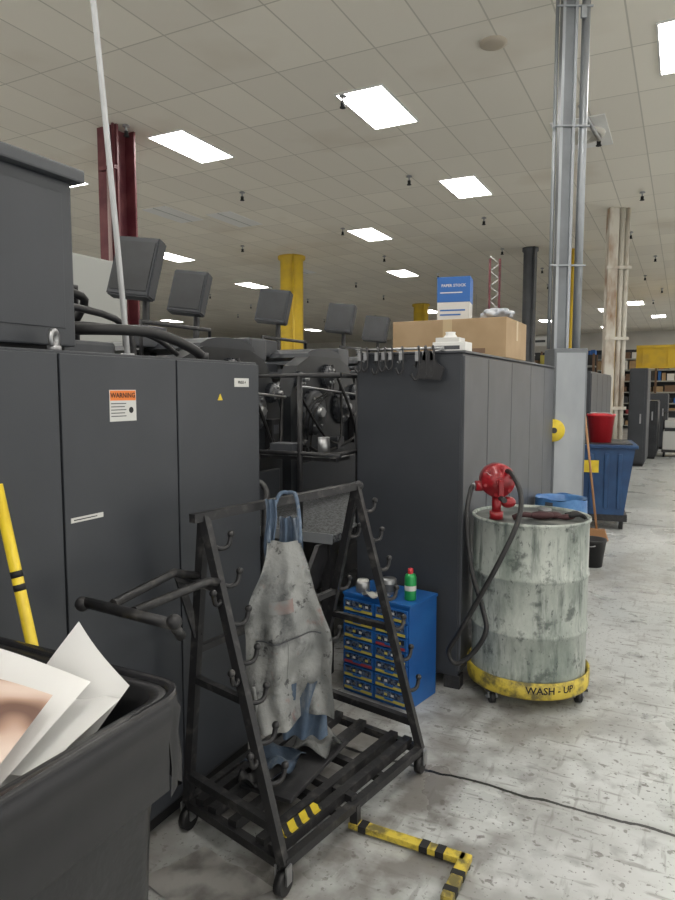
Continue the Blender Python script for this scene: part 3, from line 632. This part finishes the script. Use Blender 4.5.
quad((-1.45,.55,.9),(-1.1,.5,.90),(-1.1,.9,.95),(-1.45,.95,.93),.04,paper)
quad((-1.42,.66,.92),(-1.22,.6,.95),(-1.27,.90,1.05),(-1.44,.90,.98),-.03,paper)
quad((-1.3,.46,.88),(-.97,.46,.88),(-.94,.80,.9),(-1.3,.80,.92),.03,paper)
b.done()
b=B('yellow_pole'); pa,pb=Vector((-1.21,1.145,0.0)),Vector((-1.575,1.145,1.355))
pd=pb-pa; b.cyl(pa,pb,.0145,yellow)
for t in (.80,.825): b.cyl(pa+pd*t,pa+pd*(t+.012),.015,gap)
b.done()
# ---------------------------------------------------------------- background aisle things
b=B('bagged_waste_bin',(-.80,5.35,0)); b.lathe([(0,0),(.14,0),(.175,.72),(.185,.73),(.185,.76),(.17,.76),(.165,.7),(0,.68)],slate_l,seg=32)
b.grid(lambda u,v:Vector(((.19+.008*math.sin(25*u)*v)*math.cos(2*math.pi*u),(.19+.008*math.sin(25*u))*math.sin(2*math.pi*u),.78-.16*v+.008*math.sin(31*u))),60,6,bluebag); b.lathe([(.19,.78),(.16,.775),(.14,.68)],bluebag,seg=32); b.done()
b=B('blue_tilt_cart',(-.84,8.6,0),math.radians(8))
tb_=[(-.24,.18),(.24,.18),(.34,.95),(-.34,.95)]
b.prism(tb_,'y',-.42,.42,bluec); b.box((-.37,-.46,.94),(.37,.46,.98),bluec,.01); b.box((-.31,-.4,.97),(.31,.4,.99),slate_d)
for x in (-.14,.02,.16): b.box((x,-.435,.25),(x+.05,-.42,.88),bluec,.01)
b.box((-.2,-.44,.66),(-.04,-.435,.80),yellow)
b.box((-.28,-.4,.1),(.28,.4,.18),blackm)
for x in (-.22,.22):
    for y in (-.32,.32): b.cyl((x-.02,y,.06),(x+.02,y,.06),.06,rubber); b.box((x-.03,y-.02,.06),(x+.03,y+.02,.12),steel)
b.done()
b=B('red_bucket',(-.84,8.45,.991)); b.lathe([(0,0),(.12,0),(.15,.30),(.158,.30),(.158,.33),(.145,.33),(.115,.02),(0,.02)],redb,seg=28); b.tube([(-.15,0,.3),(-.1,-.12,.34),(.1,-.12,.34),(.15,0,.3)],.006,steel,smooth=4); b.done()
b=B('black_bucket',(-.68,6.45,0)); b.lathe([(0,0),(.09,0),(.12,.23),(.128,.235),(.128,.25),(.112,.25),(.085,.02),(0,.02)],rubber,seg=28); b.tube([(-.12,0,.24),(0,-.13,.2),(.12,0,.24)],.005,steel,smooth=5); b.done()
b=B('broom',(-.76,7.6,0)); b.tube([(0,0,.1),(-.20,.30,1.38)],.012,wood); b.prism([(-.12,0),(.12,0),(.08,.12),(-.08,.12)],'y',-.03,.03,wood); b.done()
def rowcab(x0,x1,y0,y1,z,n,m=slate):
    b=B('press_electrical_cabinet'); b.box((x0,y0,.06),(x1,y1,z),m,.01); b.box((x0+.03,y0+.03,0),(x1-.03,y1-.03,.06),gap)
    for k in range(n):
        a=y0+(y1-y0)*k/n; c=y0+(y1-y0)*(k+1)/n; b.box((x1,a+.01,.1),(x1+.012,c-.01,z-.03),m,.003)
    b.box((x0+.04,y0-.012,.1),(x1-.04,y0,z-.04),m,.003); b.box((x1-.12,y0-.03,.9),(x1-.09,y0-.01,1.1),steel); b.done()
rowcab(-1.75,-1.1,9.6,12.4,1.85,4)
rowcab(-1.0,-.66,15.4,16.8,2.05,4); rowcab(-1.1,-.5,17.2,18.6,1.35,3,slate_d); rowcab(-1.2,-.35,20.2,21.6,1.5,3,slate)
b=B('paper_stack_cart',(-.10,18.2,0))
b.box((-.3,-.4,.12),(.3,.4,.18),blackm); b.box((-.28,-.38,.18),(.28,.38,.62),label,.01); b.box((-.25,-.35,.62),(.27,.35,.70),slate_d); b.box((-.25,-.3,.70),(.2,.3,.86),label,.01)
for x in (-.25,.25):
    for y in (-.33,.33): b.cyl((x-.02,y,.06),(x+.02,y,.06),.06,rubber)
b.tube([(-.28,.4,.15),(-.28,.4,1.05),(.28,.4,1.05),(.28,.4,.15)],.02,blackm); b.done()
b=B('printing_press_line')
for k in range(6):
    y=16+k*1.5; b.box((-6.6,y,0),(-4.8,y+1.2,2.0),slate_d,.05); b.box((-6.3,y+.3,2.0),(-5.1,y+.9,2.25),slate,.03); b.tube([(-4.9,y,2.0),(-4.9,y,2.5),(-4.9,y+1.2,2.5),(-4.9,y+1.2,2.0)],.02,blackm)
b.done()
b=B('pallet_of_paper',(-.25,23.5,0))
for k in range(5): b.box((-.5,-.5+k*.24,0),(.5,-.4+k*.24,.1),wood)
b.box((-.5,-.55,.1),(.5,.6,.13),wood); b.box((-.46,-.5,.13),(.46,.55,.75),label,.01); b.box((-.4,-.45,.75),(.4,.5,.95),slate_d,.02); b.done()
b=B('yellow_overhead_beam')
b.box((-1.6,27.8,2.45),(9,28.0,3.2),yellowc); b.box((-1.6,27.7,3.15),(9,28.1,3.25),yellowc); b.box((-1.6,27.7,2.4),(9,28.1,2.48),yellowc)
for k in range(12): b.box((-1.4+k*.86,27.76,2.48),(-1.36+k*.86,27.8,3.15),yellowc)
for x in (-1.5,3,8.8): b.box((x-.1,27.8,0),(x+.1,28.0,2.45),yellowc)
b.done()
pal=[card,brownm,bluel,label,slate_l,lred,greycab,lylw,slate_d,brownm,card,white]
def rack(x0,x1,y,h,n,d=.9):
    b=B('warehouse_shelving')
    m=int((x1-x0)/1.5)+1
    for k in range(m+1):
        x=x0+(x1-x0)*k/m
        for yy in (y,y+d): b.box((x-.04,yy-.03,0),(x+.04,yy+.03,h),brownm)
    b.box((x0,y+d-.03,0),(x1,y+d,h),slate_d)
    for s_ in range(n):
        z=.15+s_*(h-.1)/n; b.box((x0,y,z-.05),(x1,y+d,z),greycab)
        x=x0+.05
        while x<x1-.4:
            w=.10+random.random()*.3; hh=(h/n)*(.35+.5*random.random()); b.box((x,y+.03,z),(x+w,y+d*.7,z+hh),random.choice(pal)); x+=w+.03+random.random()*.1
    b.done()
rack(-5,3,30.5,3.3,7); rack(-5.2,-2.9,26,2.9,6); rack(-14,-6,33,3.4,5); rack(-26,-15,33,3.0,4); rack(-6,6,42,3.8,6)
# hanging aisle signs in the distance
for x,y,z,m in ((-4.6,24,3.1,label),(-7.5,25.5,3.2,bluel)):
    b=B('hanging_aisle_sign'); b.box((x-.5,y-.02,z),(x+.5,y+.02,z+.32),m,.005); b.box((x-.4,y-.025,z+.12),(x+.35,y-.02,z+.2),slate_d)
    for s_ in (-.4,.4): b.cyl((x+s_,y,z+.32),(x+s_,y,H),.006,steel,seg=6)
    b.done()
# ---------------------------------------------------------------- world, camera
w=bpy.data.worlds.new('world'); scene.world=w; w.use_nodes=True
w.node_tree.nodes['Background'].inputs[0].default_value=(1,.98,.94,1); w.node_tree.nodes['Background'].inputs[1].default_value=1.0
cam=bpy.data.cameras.new('camera'); co=bpy.data.objects.new('camera',cam); COL.objects.link(co)
co.location=(0,0,1.6); co.rotation_euler=(math.radians(90-5.09),0,YAW)
cam.sensor_fit='HORIZONTAL'; cam.sensor_width=36; cam.lens=36; cam.clip_start=.05; cam.clip_end=200
scene.camera=co
scene.view_settings.view_transform='Standard'; scene.view_settings.look='None'
scene.view_settings.exposure=.32
